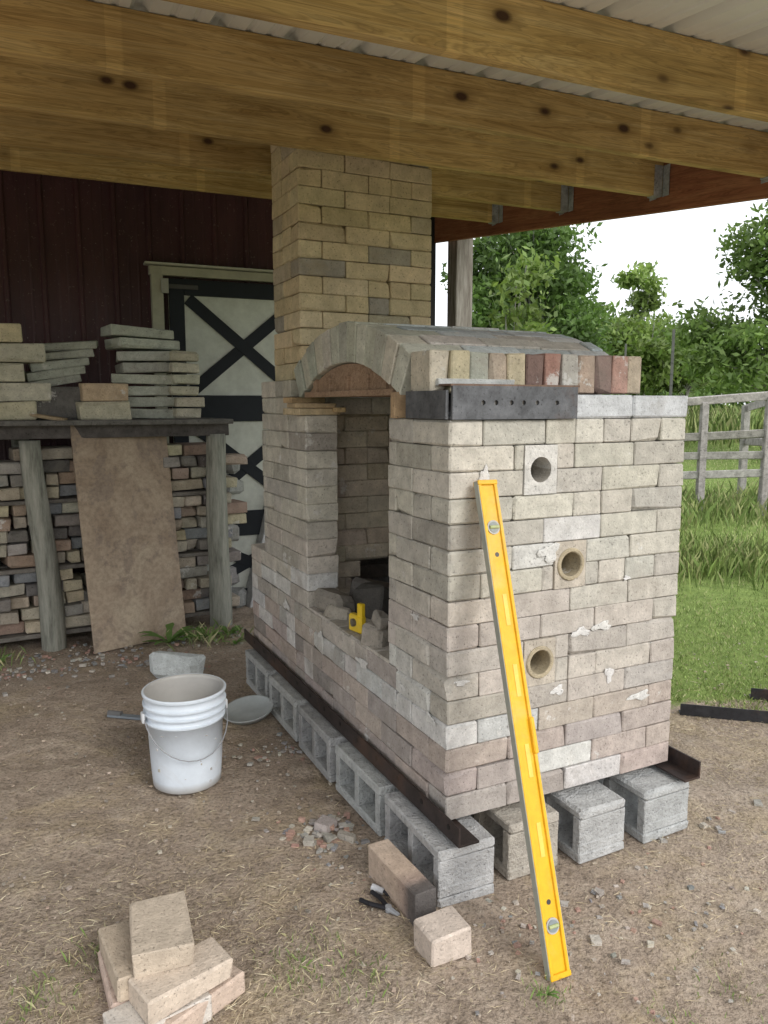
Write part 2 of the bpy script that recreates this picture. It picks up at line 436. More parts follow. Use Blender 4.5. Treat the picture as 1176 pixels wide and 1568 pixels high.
wd.box((.04,1.33,1.531),(.16,.10,.024),Euler((0,0,.05)).to_matrix(),(.52,.37,.21),.002)
wd.box((.12,1.12,1.49),(.04,.18,.02),Euler((0,0,-.3)).to_matrix(),(.5,.37,.2),.002)
wd.box((.03,.345,1.51),(.09,.03,.085),None,(.44,.31,.19),.002)
wd.box((.10,.33,1.50),(.10,.05,.06),None,(.36,.25,.16),.002)
wd.obj("wood_shims",M_grayw,kiln)
sb=MB(); dk=(.12,.125,.135)
z1=1.468;z2=1.566;zm=(z1+z2)/2;hh=z2-z1
hs=[.105,.150,.205,.25,.30,.375]
u=0.0
for h in hs:
    sb.box(((u+h-.02)/2,-.008,zm),(h-.02-u+.0004,.010,hh),None,dk,.0002)
    sb.holetile((h,-.013,zm),.04,hh,.010,.0075,dk,n=16)
    u=h+.02
sb.box(((u+.455)/2,-.008,zm),(.455-u,.010,hh),None,dk,.0002)
sb.box((.2275,.045,z1+.005),(.455,.095,.009),None,dk,.0005)
sb.box((.2275,.022,z2+.002),(.47,.07,.006),None,(.17,.11,.08),.0005)
sb.box((-.008,.13,zm-.006),(.010,.25,hh-.014),None,(.13,.135,.145),.0005)
sb.box((.04,.13,z1+.015),(.09,.24,.009),None,dk,.0005)
sb.box((.10,.24,zm),(.2,.008,hh*.8),None,dk,.0005)
for h in hs: sb.box((h,.0,zm),(.014,.002,.014),None,(.45,.43,.40),.0005)
sb.obj("steel_lintel",M_steel,kiln)
an=MB(); rs=(.045,.034,.032)
for (uu,sg) in((-.022,1),(W+.022,-1)):
    an.box((uu,1.03,.235),(.007,2.30,.062),None,rs,.0005)
    an.box((uu+sg*.035,1.03,.207),(.07,2.30,.007),None,rs,.0005)
    for k in range(14):
        v0=-.06+k*.17
        an.cyl((uu-sg*.0045,v0,.242),(uu-sg*.003,v0,.242),.009,.009,(.012,.01,.01),10)
an.obj("bottom_angle_iron",M_steel,kiln)
it=MB()
it.box((.08,1.08,.665),(.12,.17,.085),Euler((.1,.1,.4)).to_matrix(),(.26,.24,.21),.012,.008)
it.box((.06,1.00,.635),(.05,.12,.06),Euler((.3,.5,.9)).to_matrix(),(.36,.33,.28),.008,.006)
it.box((.22,.98,.67),(.11,.22,.15),Euler((.0,.3,.2)).to_matrix(),(.08,.076,.07),.012,.012)
it.box((.30,1.12,.66),(.16,.20,.12),Euler((.1,.2,.6)).to_matrix(),(.13,.12,.11),.012,.012)
it.box((.05,.60,.65),(.07,.10,.09),Euler((.1,.0,.4)).to_matrix(),(.33,.30,.26),.008,.006)
it.box((.05,.57,.72),(.05,.07,.05),Euler((.3,.2,.1)).to_matrix(),(.27,.25,.22),.008,.006)
it.box((.20,1.24,.64),(.12,.08,.07),Euler((.0,.1,.3)).to_matrix(),(.40,.36,.30),.006,.005)
it.box((.25,.70,.64),(.18,.14,.06),Euler((.0,.1,.3)).to_matrix(),(.20,.18,.16),.01,.01)
it.obj("charred_brick_pieces",M_stone,kiln)
yl=MB()
yl.box((.045,.77,.655),(.03,.085,.07),Euler((0,0,.2)).to_matrix(),(.80,.55,.02),.006)
yl.box((.05,.745,.71),(.022,.03,.06),Euler((0,0,.2)).to_matrix(),(.80,.55,.02),.004)
yl.cyl((.02,.77,.66),(.034,.77,.66),.016,.016,(.05,.05,.05),14)
yl.obj("yellow_torpedo_level",M_level,kiln)
cb=MB(); cu0,cu1,cv0,cv1=.075,.765,1.47,1.845
def ccol():
    r=random.random()
    c=random.choice([(.60,.50,.325),(.58,.48,.305),(.62,.52,.35),(.56,.46,.295)])
    if r<.12: c=(.46,.40,.29)
    elif r<.16: c=(.34,.31,.26)
    return vary(c,.06,.02)
for r in range(17):
    z=1.55+r*CH
    a,b=(HL,BL) if r%2==0 else (BL,HL)
    for (x0,x1,y0,y1) in((cu0,cu0+a,cv0,cv0+b),(cu1-a,cu1,cv0,cv0+b)):
        cb.box(((x0+x1)/2,(y0+y1)/2,z+CH/2),(a-.003,b-.003,CH-.003),None,ccol(),.0035,.0012)
    brickrun(cb,'u',cu0+a,cu1-a,cv0,1,z,CH,ccol)
    brickrun(cb,'v',cv0+b,cv1,cu0,1,z,CH,ccol)
    brickrun(cb,'v',cv0+b,cv1,cu1,-1,z,CH,ccol)
    brickrun(cb,'u',cu0+.115,cu1-.115,cv1,-1,z,CH,ccol)
cb.obj("chimney",M_chim,kiln)
# ---------------------------------------------------------------- concrete blocks
def cblock(u,v,col,w=.19,rz=0):
    m=MB(); L=.39;h=.19
    m.box((0,0,h-.0175),(w,L,.035),None,col,.005,.002); m.box((0,0,.0175),(w,L,.035),None,col,.005,.002)
    for y in(-.172,0,.172): m.box((0,y,h/2),(w-.003,.034,h-.068),None,tuple(x*.97 for x in col),.002)
    for y,s in((-.19,1),(.19,-1)):
        for zz in(.052,h-.052): m.box((0,y+s*.006,zz),(w-.001,.014,.036),None,col,.004)
    o=m.obj("concrete_block",M_conc)
    p=Matrix.Rotation(R(26),4,'Z')@Vector((u,v,0)); o.location=(.192+p.x,2.25+p.y,0); o.rotation_euler=(0,0,R(26)+rz)
for ci,(u,w) in enumerate(((-.068,.20),(.20,.20),(.455,.20),(.735,.215))):
    for k in range(5 if ci in(0,3) else 3):
        c=(.42,.425,.42) if not(ci==1) else (.42,.385,.33)
        cblock(u+w/2+random.uniform(-.006,.006),-.095+.195+k*.435+(.03 if ci==1 else 0),vary(c,.06,.01),w,random.uniform(-.02,.02))
# ---------------------------------------------------------------- LEVEL
lv=MB(); Lh=1.36
ye=(.80,.45,.015); gy=(.34,.35,.30)
lv.box((0,.006,Lh/2),(.046,.012,Lh),None,ye,.001)
lv.box((-.027,.006,Lh/2),(.010,.026,Lh),None,ye,.0015); lv.box((.027,.006,Lh/2),(.010,.026,Lh),None,ye,.0015)
lv.box((-.0328,.006,Lh/2),(.0025,.022,Lh),None,gy,.0005); lv.box((.0328,.006,Lh/2),(.0025,.022,Lh),None,gy,.0005)
lv.box((0,.006,.006),(.068,.030,.014),None,ye,.002); lv.box((0,.006,Lh-.006),(.068,.030,.014),None,ye,.002)
for zz in(.13,Lh-.14):
    lv.cyl((0,-.004,zz),(0,.0,zz),.021,.021,(.42,.43,.42),20); lv.cyl((0,-.006,zz),(0,-.003,zz),.016,.016,(.22,.25,.26),20)
    lv.cyl((-.015,-.0075,zz),(.015,-.0075,zz),.005,.005,(.40,.46,.22),10)
for zz in(.19,Lh-.22): lv.cyl((.0,-.001,zz),(0,.0005,zz),.007,.007,(.05,.05,.05),12)
for zz in(.35,.56,.78,.98): lv.box((.004,-.0008,zz),(.014,.002,.09),None,(.86,.58,.10),.0005)
lv.box((.028,.004,Lh*.46),(.014,.034,.10),None,ye,.003)
lo=lv.obj("spirit_level",M_level)
B=Vector((.468,1.862,.0));T=Vector((.300,2.262,1.295)); zax=(T-B).normalized(); vdir=Vector((-.438,.899,0)); yax=(vdir-zax*vdir.dot(zax)).normalized(); xax=yax.cross(zax)
Mx=Matrix((xax,yax,zax)).transposed().to_4x4(); Mx.translation=B; lo.matrix_world=Mx
# ---------------------------------------------------------------- SHELTER
sh=empty("lean_to_shelter",(SX,SY,0),SR); SL=.124; JD=.172
def jz(y): return 2.562+SL*y
jy=[-1.352,-.692,0,.78,1.56]
for i,y in enumerate(jy):
    m=MB(); LX=7.0; m.box((-LX/2+i*3.7,i*.9,i*1.3),(LX,.040,JD),None,(1,1,1),.003)
    o=m.obj("joist_%d"%(i+1),M_joist,sh); 
    o.location=Vector((0,y,jz(y)+JD/2))-Vector((i*3.7,i*.9,i*1.3))
m=MB(); Lr=5.6; m.box((0,0,0),(Lr,.04,.25),None,(1,1,1),.002); o=m.obj("edge_rafter",M_red,sh)
o.rotation_euler=Euler((0,-math.atan(SL),R(90)),'XYZ'); o.location=(.022,-.1,jz(-.1)+.055)
hg=MB()
for y in jy:
    for s in(-1,1): hg.box((-.035,y+s*.0235,jz(y)+.07),(.05,.003,.15),None,(.42,.44,.46),.0005)
    hg.box((-.035,y,jz(y)-.003),(.05,.05,.003),None,(.42,.44,.46),.0005)
    for s in(-1,1): hg.box((-.004,y+s*.045,jz(y)+.07),(.004,.045,.15),None,(.42,.44,.46),.0005)
hg.obj("joist_hangers",M_steel,sh)
xs=[];zs=[];x=-7.0;P=.229
while x<.20:
    for dx,dz in((0,0),(.018,.024),(.038,.024),(.056,0),(.11,0),(.118,.005),(.128,.005),(.136,0),(.175,0),(.183,.005),(.193,.005),(.2,0)):
        xs.append(x+dx);zs.append(dz)
    x+=P
V=[];F=[];n=len(xs)
for y in(-2.3,2.55):
    for a,b in zip(xs,zs): V.append((a,y,jz(y)+JD+.004+b))
for i in range(n-1): F.append((i,i+1,n+i+1,n+i))
m=MB(); m.add(V,F,(1,1,1)); m.obj("metal_roof",M_roof,sh)
m=MB(); m.box((.155,2.365,1.4),(.15,.15,2.85),None,(1,1,1),.006); m.box((.155,-2.6,1.08),(.15,.15,2.2),None,(1,1,1),.006); m.obj("corner_post",M_post,sh)
# ---------------------------------------------------------------- BARN
barn=empty("red_barn",(SX,SY,0),SR); YW=2.56
def siding(name,pts,y0,zt,par,axis='x'):
    V=[];F=[];n=len(pts)
    for z in(-.1,zt):
        for a,b in pts: V.append((a,y0-b,z) if axis=='x' else (y0+b,a,z))
    for i in range(n-1): F.append((i,i+1,n+i+1,n+i))
    m=MB(); m.add(V,F,(1,1,1)); return m.obj(name,M_barn,par)
pts=[];x=-7.5
while x<-.12:
    for dx,d in((0,0),(.012,.02),(.032,.02),(.044,0),(.1,0),(.106,.004),(.114,.004),(.12,0),(.165,0),(.171,.004),(.179,.004),(.185,0)): pts.append((x+dx,d))
    x+=.229
siding("front_siding",pts,YW,3.6,barn)
siding("side_siding",[(a+10.1,b) for a,b in pts],-.06,3.6,barn,axis='y')
m=MB(); m.box((-.03,YW-.0,1.75),(.09,.09,3.6),None,(.03,.028,.028),.004); m.box((-3.8,YW+3.4,3.75),(7.6,7.0,.2),None,(.3,.3,.3),.01); m.obj("corner_trim",M_misc,barn)
dr=MB(); cr=(.60,.63,.58); bk=(.016,.02,.026); tan_=(.42,.41,.33)
def w2x(px,y=500):
    ra=(px-588)/1180/(.9905+(784-y)/1180*.1374)
    tt=(YW-.05+(-SS*SX+SC*SY))/(-SS*ra+SC); X,Y=ra*tt,tt
    return toS(X,Y)[0]
xl=w2x(238);xs0=w2x(260);xi=w2x(283);xr=w2x(457)
yf=YW-.03
top=2.44
xo=xr+(xi-xs0)
dr.box(((xs0+xo)/2,yf-.005,1.2),(xo-xs0,.03,2.38),None,cr,.002)
for (a,b) in((xs0,xi),(xr,xo)): dr.box(((a+b)/2,yf-.028,1.2),(b-a,.02,2.38),None,bk,.002)
secs=[(2.28,1.58),(1.39,.72),(.53,.12)]
rails=[(2.39,2.28),(1.58,1.39),(.72,.53),(.12,.01)]
for a,b in rails: dr.box(((xi+xr)/2,yf-.030,(a+b)/2),(xr-xi,.02,a-b),None,bk,.002)
for a,b in secs:
    wdt=xr-xi;hgt=a-b;ang=math.atan2(hgt,wdt);ln=math.hypot(wdt,hgt)-.07
    for s,o in((1,0),(-1,.003)):
        dr.box(((xi+xr)/2,yf-.024-o,(a+b)/2),(ln,.014,.085),Matrix.Rotation(-s*ang,3,'Y'),bk,.002)
dr.box((xl+.02,yf-.01,1.22),(.08,.07,2.46),None,tan_,.003)
dr.box(((xl+xo)/2,yf-.012,top+.0),(xo-xl+.06,.06,.06),None,tan_,.003)
dr.box(((xl+xo)/2,yf-.03,top+.042),(xo-xl+.12,.10,.014),None,(.48,.48,.42),.002)
dr.box((xl+.19,yf-.05,2.335),(.22,.008,.03),None,(.08,.08,.08),.002); dr.box((xl+.07,yf-.055,2.335),(.05,.012,.10),None,(.38,.38,.35),.002)
dr.obj("barn_door",M_misc,barn)
# ---------------------------------------------------------------- RACK
rk=empty("brick_storage_rack",(-2.06,4.66,0),R(30))
m=MB()
def log(x,y,h,r):
    K=24; P=[];Q=[]
    for i in range(K+1):
        z=h*i/K-.03; P.append((x+.010*math.sin(z*4+x*7)-(.05*z if x<.5 else 0),y+.008*math.cos(z*3+y),z)); Q.append(r*(1.08-.12*z)*(1+.02*math.sin(z*9+x)))
    P.append(P[-1]);Q.append(.001)
    m.tube(P,Q,(1,1,1),18)
log(0,0,1.33,.066);log(1.07,0,1.35,.070);log(0,.6,1.33,.06);log(1.1,.6,1.33,.06);log(-1.0,.1,1.33,.06)
m.obj("log_posts",M_bark,rk,True)
m=MB()
for k in range(6): m.box((.0+random.uniform(-.03,.03),-.10+k*.15,1.405),(2.3,.11,.03),Euler((0,0,random.uniform(-.01,.01))).to_matrix(),(.16,.155,.145),.003,.002)
for y in(-.02,.6): m.box((.0,y,1.35),(2.3,.06,.08),None,(.11,.10,.095),.003,.002)
for z in(.08,.50,.92):
    for k in range(4): m.box((.0,.1+k*.14,z),(2.2,.1,.025),None,(.2,.185,.165),.003,.002)
m.obj("pallet_planks",M_grayw,rk)
pal=[(.46,.42,.34),(.27,.25,.23),(.38,.31,.25),(.28,.29,.31),(.50,.46,.38),(.17,.16,.15),(.43,.38,.30),(.52,.46,.33),(.35,.33,.30),(.36,.27,.21)]
m=MB()
for z0 in(.10,.52,.94):
    for r in range(5 if z0<.9 else 4):
        x=-1.1+random.uniform(0,.1)
        while x<1.15:
            w=.118 if random.random()<.6 else (.232 if random.random()<.5 else .08)
            if not(r>=3 and random.random()<.14):
                m.box((x+w/2,.20+random.uniform(-.05,.03),z0+r*.078+.038),(w-.007,.23,.070),Euler((random.uniform(-.02,.02),random.uniform(-.05,.05),random.uniform(-.13,.13))).to_matrix(),vary(random.choice(pal),.12,.03),.004,.004)
            x+=w+(random.uniform(0,.02) if random.random()<.3 else 0)
m.obj("shelf_bricks",M_brick,rk)
m=MB()
zt=1.42
for r in range(5):
    x=-.80+random.uniform(-.03,.03)
    while x<-.16:
        w=.20+random.uniform(0,.10)
        if r==4 and x<-.42 : x+=w; continue
        m.box((x+w/2,.06+random.uniform(-.03,.03),zt+.055+r*.112),(w-.008,.23,.106),Euler((0,random.uniform(-.025,.025),random.uniform(-.08,.08))).to_matrix(),vary(random.choice([(.56,.52,.38),(.60,.53,.35),(.52,.50,.40)]),.07,.02),.005,.004); x+=w
m.box((.10,.12,zt+.10),(.34,.20,.20),None,(.17,.165,.16),.006,.003)
m.box((.36,-.02,zt+.055),(.30,.12,.11),Euler((0,0,.1)).to_matrix(),(.52,.49,.38),.005,.004)
m.box((.37,-.0,zt+.17),(.27,.12,.11),Euler((0,.0,.05)).to_matrix(),(.52,.40,.28),.005,.004)
for k in range(5):
    m.box((.08+.03*k,.14,zt+.235+k*.055),(.34,.13,.046),Euler((.12,-.20+.03*k,.15-.1*k)).to_matrix(),vary((.39,.41,.36),.08,.02),.004,.004)
m.box((.02,-.03,zt+.02),(.24,.12,.022),Euler((0,.18,-.3)).to_matrix(),(.40,.31,.20),.003,.001)
for r in range(8):
    m.box((.68+random.uniform(-.05,.05)+(-.07 if r>5 else .0),.12,zt+.036+r*.073),(.40,.24,.060),Euler((0,random.uniform(-.04,.04),random.uniform(-.22,.22))).to_matrix(),vary((.43,.45,.40),.12,.02),.004,.004)
    if r<6: m.box((.88+random.uniform(-.02,.02),.0+random.uniform(-.02,.02),zt+.036+r*.073),(.18,.12,.060),Euler((0,random.uniform(-.04,.04),random.uniform(-.3,.3))).to_matrix(),vary((.50,.48,.39),.1,.02),.004,.004)
m.obj("stored_bricks",M_brick,rk)
m=MB()
for k in range(7):
    m.box((1.30+random.uniform(-.05,.05),.55+random.uniform(-.06,.06),.06+k*.17),(.22,.2,.15),Euler((.1*random.uniform(-1,1),.15*random.uniform(-1,1),random.random())).to_matrix(),vary((.33,.33,.32),.1,.02),.02,.01)
for k in range(4): m.box((1.52+.07*k,.45,.42-.05*k),(.03,.12,.9-.14*k),Euler((.05,.22+.05*k,.3)).to_matrix(),random.choice([(.40,.42,.43),(.2,.2,.21),(.5,.51,.52)]),.003,.002)
m.box((1.75,.5,.35),(.25,.1,.025),Euler((0,.5,0)).to_matrix(),(.5,.36,.08),.003)
m.box((1.72,.35,.2),(.3,.12,.05),Euler((0,.2,0.4)).to_matrix(),(.3,.24,.2),.003)
o=m.obj("scrap_pile",M_stone); o.matrix_world=Matrix.Translation((-2.06,4.66,0))@Matrix.Rotation(R(30),4,'Z')
m=MB(); m.box((0,0,0),(.62,.018,1.40),None,(1,1,1),.002); o=m.obj("plywood_sheet",M_ply)
b0=Vector((-1.775,4.56,0));b1=Vector((-1.30,5.0,0)); tl=Vector((-1.905,4.70,1.40)); x_=(b1-b0).normalized(); z_=(tl-b0).normalized(); y_=z_.cross(x_).normalized(); x_=y_.cross(z_)
Mx=Matrix((x_,y_,z_)).transposed().to_4x4(); Mx.translation=b0+x_*.31+z_*.70; o.matrix_world=Mx
# ---------------------------------------------------------------- BUCKET
def lathe(mb,prof,col,n=48):
    V=[];F=[];C=[]
    for q in prof:
        r,z=q[:2]; cc=q[2] if len(q)>2 else col
        for i in range(n):
            a=2*math.pi*i/n; V.append((r*math.cos(a),r*math.sin(a),z)); C.append(cc)
    for k in range(len(prof)-1):
        for i in range(n):
            j=(i+1)%n; F.append((k*n+i,k*n+j,(k+1)*n+j,(k+1)*n+i))
    F.append(tuple(range(n))[::-1]); F.append(tuple(range((len(prof)-1)*n,len(prof)*n)))
    mb.add(V,F,C)
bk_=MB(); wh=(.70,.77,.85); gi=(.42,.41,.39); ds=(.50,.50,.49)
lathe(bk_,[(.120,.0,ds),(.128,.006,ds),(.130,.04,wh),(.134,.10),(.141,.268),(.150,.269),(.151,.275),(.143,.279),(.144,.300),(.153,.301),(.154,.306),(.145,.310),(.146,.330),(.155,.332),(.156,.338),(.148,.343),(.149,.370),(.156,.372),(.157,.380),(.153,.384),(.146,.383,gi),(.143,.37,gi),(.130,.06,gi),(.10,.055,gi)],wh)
pts=[];n=16
for i in range(n+1):
    a=math.pi*i/n; pts.append(Vector((.155*math.cos(a),-.155*math.sin(a)*.98-.012,.290-.14*math.sin(a))))
for i in range(n): bk_.cyl(pts[i],pts[i+1],.0022,.0022,(.30,.31,.33),6)
for s in(-1,1): bk_.box((s*.157,0,.29),(.012,.035,.04),None,(.68,.70,.72),.004)
for k in range(26):
    a=random.uniform(0,6.28); z=random.uniform(.02,.25); r=.129+.045*z; p=Vector((math.cos(a)*r,math.sin(a)*r,z))
    sx=random.uniform(.004,.014); bk_.box(p,(.0035,sx,sx*random.uniform(.3,1.4)),Matrix.Rotation(a,3,'Z'),random.choice([(.42,.41,.40),(.50,.47,.41),(.55,.55,.55)]),.001,.001)
bo=bk_.obj("plastic_bucket",M_plast); bo.location=(-.80,2.96,.0); bo.rotation_euler=(0,0,R(28)); bo.scale=(1.05,1.05,1.02)
for p in bo.data.polygons: p.use_smooth=len(p.vertices)==4 and p.area>.0002
m=MB(); lathe(m,[(.02,.012),(.10,.010),(.118,.03),(.125,.034),(.127,.030),(.119,.022),(.10,.0),(.02,.0)],(.42,.45,.45),40); o=m.obj("metal_pan",M_misc,None,True); o.location=(-.66,3.60,.012); o.rotation_euler=(R(8),R(-6),0)
m=MB(); m.box((0,0,.01),(.34,.035,.012),None,(.22,.25,.28),.002); m.box((.18,0,.016),(.12,.075,.008),None,(.38,.42,.46),.002); m.cyl((-.17,0,.02),(-.10,0,.02),.014,.014,(.15,.15,.15),10)
o=m.obj("trowel",M_misc); o.location=(-1.18,3.56,.0); o.rotation_euler=(0,0,R(-12))
m=MB(); m.box((0,0,.075),(.28,.10,.15),None,(.60,.64,.64),.02,.010); o=m.obj("insulating_block",M_stone); o.location=(-1.15,4.10,0); o.rotation_euler=(0,R(4),R(-6))
def lbrick(x,y,z,rz,size=(.229,.114,.064),col=(.45,.36,.28),rx=0,ry=0):
    m=MB(); m.box((0,0,size[2]/2),size,None,vary(col,.05,.02),.0035,.003); o=m.obj("firebrick",M_stone); o.location=(x,y,z); o.rotation_euler=(R(rx),R(ry),R(rz))
pk=(.58,.46,.375)
yo=-.045
lbrick(-.665,1.86+yo,0,-62,col=pk); lbrick(-.55,1.74+yo,0,38,col=(.62,.56,.50)); lbrick(-.475,1.80+yo,0,50,col=pk)
lbrick(-.655,1.86+yo,.066,-58,col=(.54,.44,.35)); lbrick(-.500,1.78+yo,.066,42,col=(.60,.50,.41),ry=0)
lbrick(-.575,1.86+yo,.132,-70,size=(.20,.145,.066),col=(.50,.42,.33),ry=3)
m=MB(); V=[];C=[];F=[]
for i,(x,cc) in enumerate(((-.15,(.56,.45,.36)),(.03,(.54,.42,.33)),(.08,(.38,.29,.24)),(.11,(.14,.12,.11)),(.15,(.11,.10,.095)))):
    for (y,z) in((-.037,0),(.037,0),(.037,.108),(-.037,.108)): V.append((x,y+random.uniform(-.002,.002),z+random.uniform(-.002,.002))); C.append(cc)
for i in range(4):
    for k in range(4): F.append((i*4+k,i*4+(k+1)%4,i*4+4+(k+1)%4,i*4+4+k))
F.append((3,2,1,0));F.append((16,17,18,19)); m.add(V,F,C)
o=m.obj("firebrick",M_stone); o.location=(.052,2.20,0.0); o.rotation_euler=(R(0),0,R(-62)); bv=o.modifiers.new("b",'BEVEL'); bv.width=.003; bv.limit_method='ANGLE'
lbrick(.163,1.965,0,28,size=(.13,.105,.085),col=(.60,.50,.43))
m=MB()
for s in(-1,1):
    q=[Vector((-.075,s*.026,.012)),Vector((-.04,s*.022,.013)),Vector((.0,s*.008,.014)),Vector((.02,0,.014))]
    for a_,b_ in zip(q[:-1],q[1:]): m.cyl(a_,b_,.007,.007,(.02,.02,.024),8)
    m.cyl((.015,s*.004,.013),(.06,s*.003,.012),.007,.003,(.30,.31,.33),8)
m.cyl((.018,0,.004),(.018,0,.022),.010,.010,(.30,.31,.33),10)
m.cyl((-.09,.045,.012),(-.05,.055,.010),.012,.010,(.55,.56,.58),8); m.cyl((-.05,.055,.010),(.01,.045,.010),.006,.005,(.04,.04,.045),8)
o=m.obj("pliers",M_misc); o.location=(.0,2.14,0); o.rotation_euler=(0,0,R(-42))
m=MB()
for (x,y,rz) in((2.42,3.36,-14),(2.85,3.52,-17)):
    c=Matrix.Rotation(R(rz),3,'Z'); p=Vector((x,y,0))
    m.box(p+Vector((0,0,.035)),(2.0,.006,.06),c,(.03,.03,.034),.001); m.box(p+c@Vector((0,.03,.008)),(2.0,.06,.006),c,(.03,.03,.034),.001)
m.obj("steel_angle_stock",M_steel)
# ---------------------------------------------------------------- gravel, straw, grass
def rock(mb,x,y,s,col):
    rz=random.random()*6.28; c,sn=math.cos(rz),math.sin(rz)
    sc=(random.uniform(.6,1.3),random.uniform(.5,1),random.uniform(.3,.6))
    V=[]
    for b in CS:
        p=[b[i]*sc[i]*random.uniform(.5,.9)*s for i in range(3)]
        V.append((x+p[0]*c-p[1]*sn,y+p[0]*sn+p[1]*c,max(-.01,p[2]+s*.2)))
    mb.add(V,[(0,1,3,2),(4,6,7,5),(0,4,5,1),(2,3,7,6),(0,2,6,4),(1,5,7,3)],col)
m=MB()
for k in range(4200):
    x=random.uniform(-2.4,2.6);y=random.uniform(1.2,4.8)
    s=random.choice([.002,.003,.003,.004,.005,.006,.009])
    rock(m,x,y,s,vary(random.choice([(.44,.37,.30),(.52,.46,.39),(.33,.29,.25),(.46,.37,.29)]),.15,.03))
for (cx,cy,n,sp,smax) in((-.20,2.58,80,.10,.022),(.35,2.02,22,.12,.015),(-1.75,4.45,160,.28,.02),(-2.2,4.2,120,.25,.02),(1.35,2.6,30,.25,.018),(-1.1,4.9,80,.2,.018),(.75,2.15,25,.2,.014),(-.45,3.2,60,.12,.016),(-.05,2.35,40,.12,.012),(.8,2.0,80,.35,.010)):
    for k in range(n):
        rock(m,random.gauss(cx,sp),random.gauss(cy,sp*.6),random.uniform(.004,smax),vary(random.choice([(.38,.36,.33),(.29,.29,.29),(.52,.48,.42),(.42,.27,.22)]),.15,.03))
for (x,y,s) in((-.21,2.60,.050),(-.13,2.52,.04),(.55,2.16,.020),(.67,2.22,.020),(.60,2.0,.022),(1.42,2.75,.03),(1.5,2.72,.03),(-.26,2.50,.03)): rock(m,x,y,s,vary((.42,.39,.35),.15,.03))
m.obj("gravel",M_stone)
def blades(name,P,h,w,lean,cols,mat,flat=0):
    N=len(P); a=rng.random(N)*6.283; dx=np.cos(a);dy=np.sin(a)
    b=rng.random(N)*6.283; L=lean*rng.random(N)
    V=np.zeros((N,4,3)); D=np.stack([dx*w,dy*w,0*w],-1)
    V[:,0]=P+D*.5; V[:,1]=P-D*.5
    mid=P+np.stack([np.cos(b)*L*h*.35,np.sin(b)*L*h*.35,h*.6*(1-flat)],-1)
    tip=P+np.stack([np.cos(b)*L*h,np.sin(b)*L*h,h*(1-flat*.97)],-1)
    V[:,2]=tip; V[:,3]=mid+D*.4
    C=np.repeat(cols[:,None,:],4,1)
    return npmesh(name,V.reshape(-1,3),4,C.reshape(-1,3),mat)
def pick(N,pal,j=.2):
    pal=np.array(pal); c=pal[rng.integers(0,len(pal),N)]; return c*(1+(rng.random((N,1))-.5)*2*j)
def inkiln(X,Y,a=.12,b=.1):
    inR=((X-.192)*.899+(Y-2.25)*.438); inV=-(X-.192)*.438+(Y-2.25)*.899
    return (inR<1.0)&(inR>-a)&(inV<2.2)&(inV>-b)
N=200000
u=rng.random(N); Y=3.4+ (u**2.1)*22; X=-.5+rng.random(N)*(1.5+Y*.75)
xp,yp=toS(X,Y)
cl=np.sin(X*3.1+np.sin(Y*2.3))*np.sin(Y*2.7+X)
keep=(Y>3.6+.3*cl)&(xp>-.35+.2*cl)&~((xp<.15)&(Y>6.0))&~inkiln(X,Y)
keep&=(X/Y<.62)&(X/Y>.02)
X=X[keep];Y=Y[keep];N=len(X)
pat=.6+.4*np.clip(.5+.5*np.sin(X*2.2+1.7*np.sin(Y*1.4))*np.cos(Y*1.9-X),0,1)
sc=.5+Y*.07
h=(.018+.030*rng.random(N))*sc*pat; w=.0028*sc*1.4
gc=pick(N,[(.19,.28,.075),(.24,.33,.095),(.29,.37,.12),(.15,.22,.06),(.40,.39,.21)])*(.72+.5*pat[:,None])
blades("grass",np.stack([X,Y,gz(X,Y)-.004],-1),h,w,.9,gc,M_grass)
n1,n2,N2=3000,2300,22000
X=rng.uniform(2.9,6.5,n1);Y=9.3+rng.normal(0,.5,n1)+(X-3)*.25
X2=rng.normal(3.1,.5,n2);Y2=7.0+rng.normal(0,.35,n2)
X3=rng.uniform(0,26,N2); Y3=22+rng.normal(0,1.6,N2)
X=np.concatenate([X,X2,X3]);Y=np.concatenate([Y,Y2,Y3]);N=len(X)
h=np.concatenate([rng.uniform(.10,.30,n1),rng.uniform(.08,.24,n2),rng.uniform(.3,.8,N2)]); w=np.concatenate([np.full(n1,.008),np.full(n2,.007),np.full(N2,.04)])
blades("tall_grass",np.stack([X,Y,gz(X,Y)-.01],-1),h,w,.6,pick(N,[(.18,.26,.07),(.25,.32,.10),(.15,.22,.06),(.32,.34,.15)]),M_grass)
A=[(-.85,1.75,.5,.35,5500),(1.5,2.5,.45,.5,5500),(1.6,3.3,.5,.3,6000),(-.3,1.9,.4,.3,3500)]
X=np.concatenate([rng.normal(a,c,n) for a,b,c,d,n in A]+[rng.uniform(-2,2.2,4000)]);Y=np.concatenate([rng.normal(b,d,n) for a,b,c,d,n in A]+[rng.uniform(1.3,3.4,4000)])
k=~inkiln(X,Y); X=X[k];Y=Y[k];N=len(X)
h=rng.uniform(.015,.06,N); blades("straw",np.stack([X,Y,np.full(N,.005)],-1),h,np.full(N,.0016),1.0,pick(N,[(.58,.48,.31),(.48,.39,.25),(.62,.55,.38),(.38,.32,.20)]),M_grass,flat=.85)
def clump(cx,cy,n,sp,hh,pal,nm,w=.003,lean=1.0):
    X=rng.normal(cx,sp,n);Y=rng.normal(cy,sp,n); h=rng.uniform(.3,1,n)*hh
    blades(nm,np.stack([X,Y,gz(X,Y)-.002],-1),h,np.full(n,w),lean,pick(n,pal),M_grass)
gp=[(.17,.25,.07),(.22,.28,.10),(.42,.39,.22)]
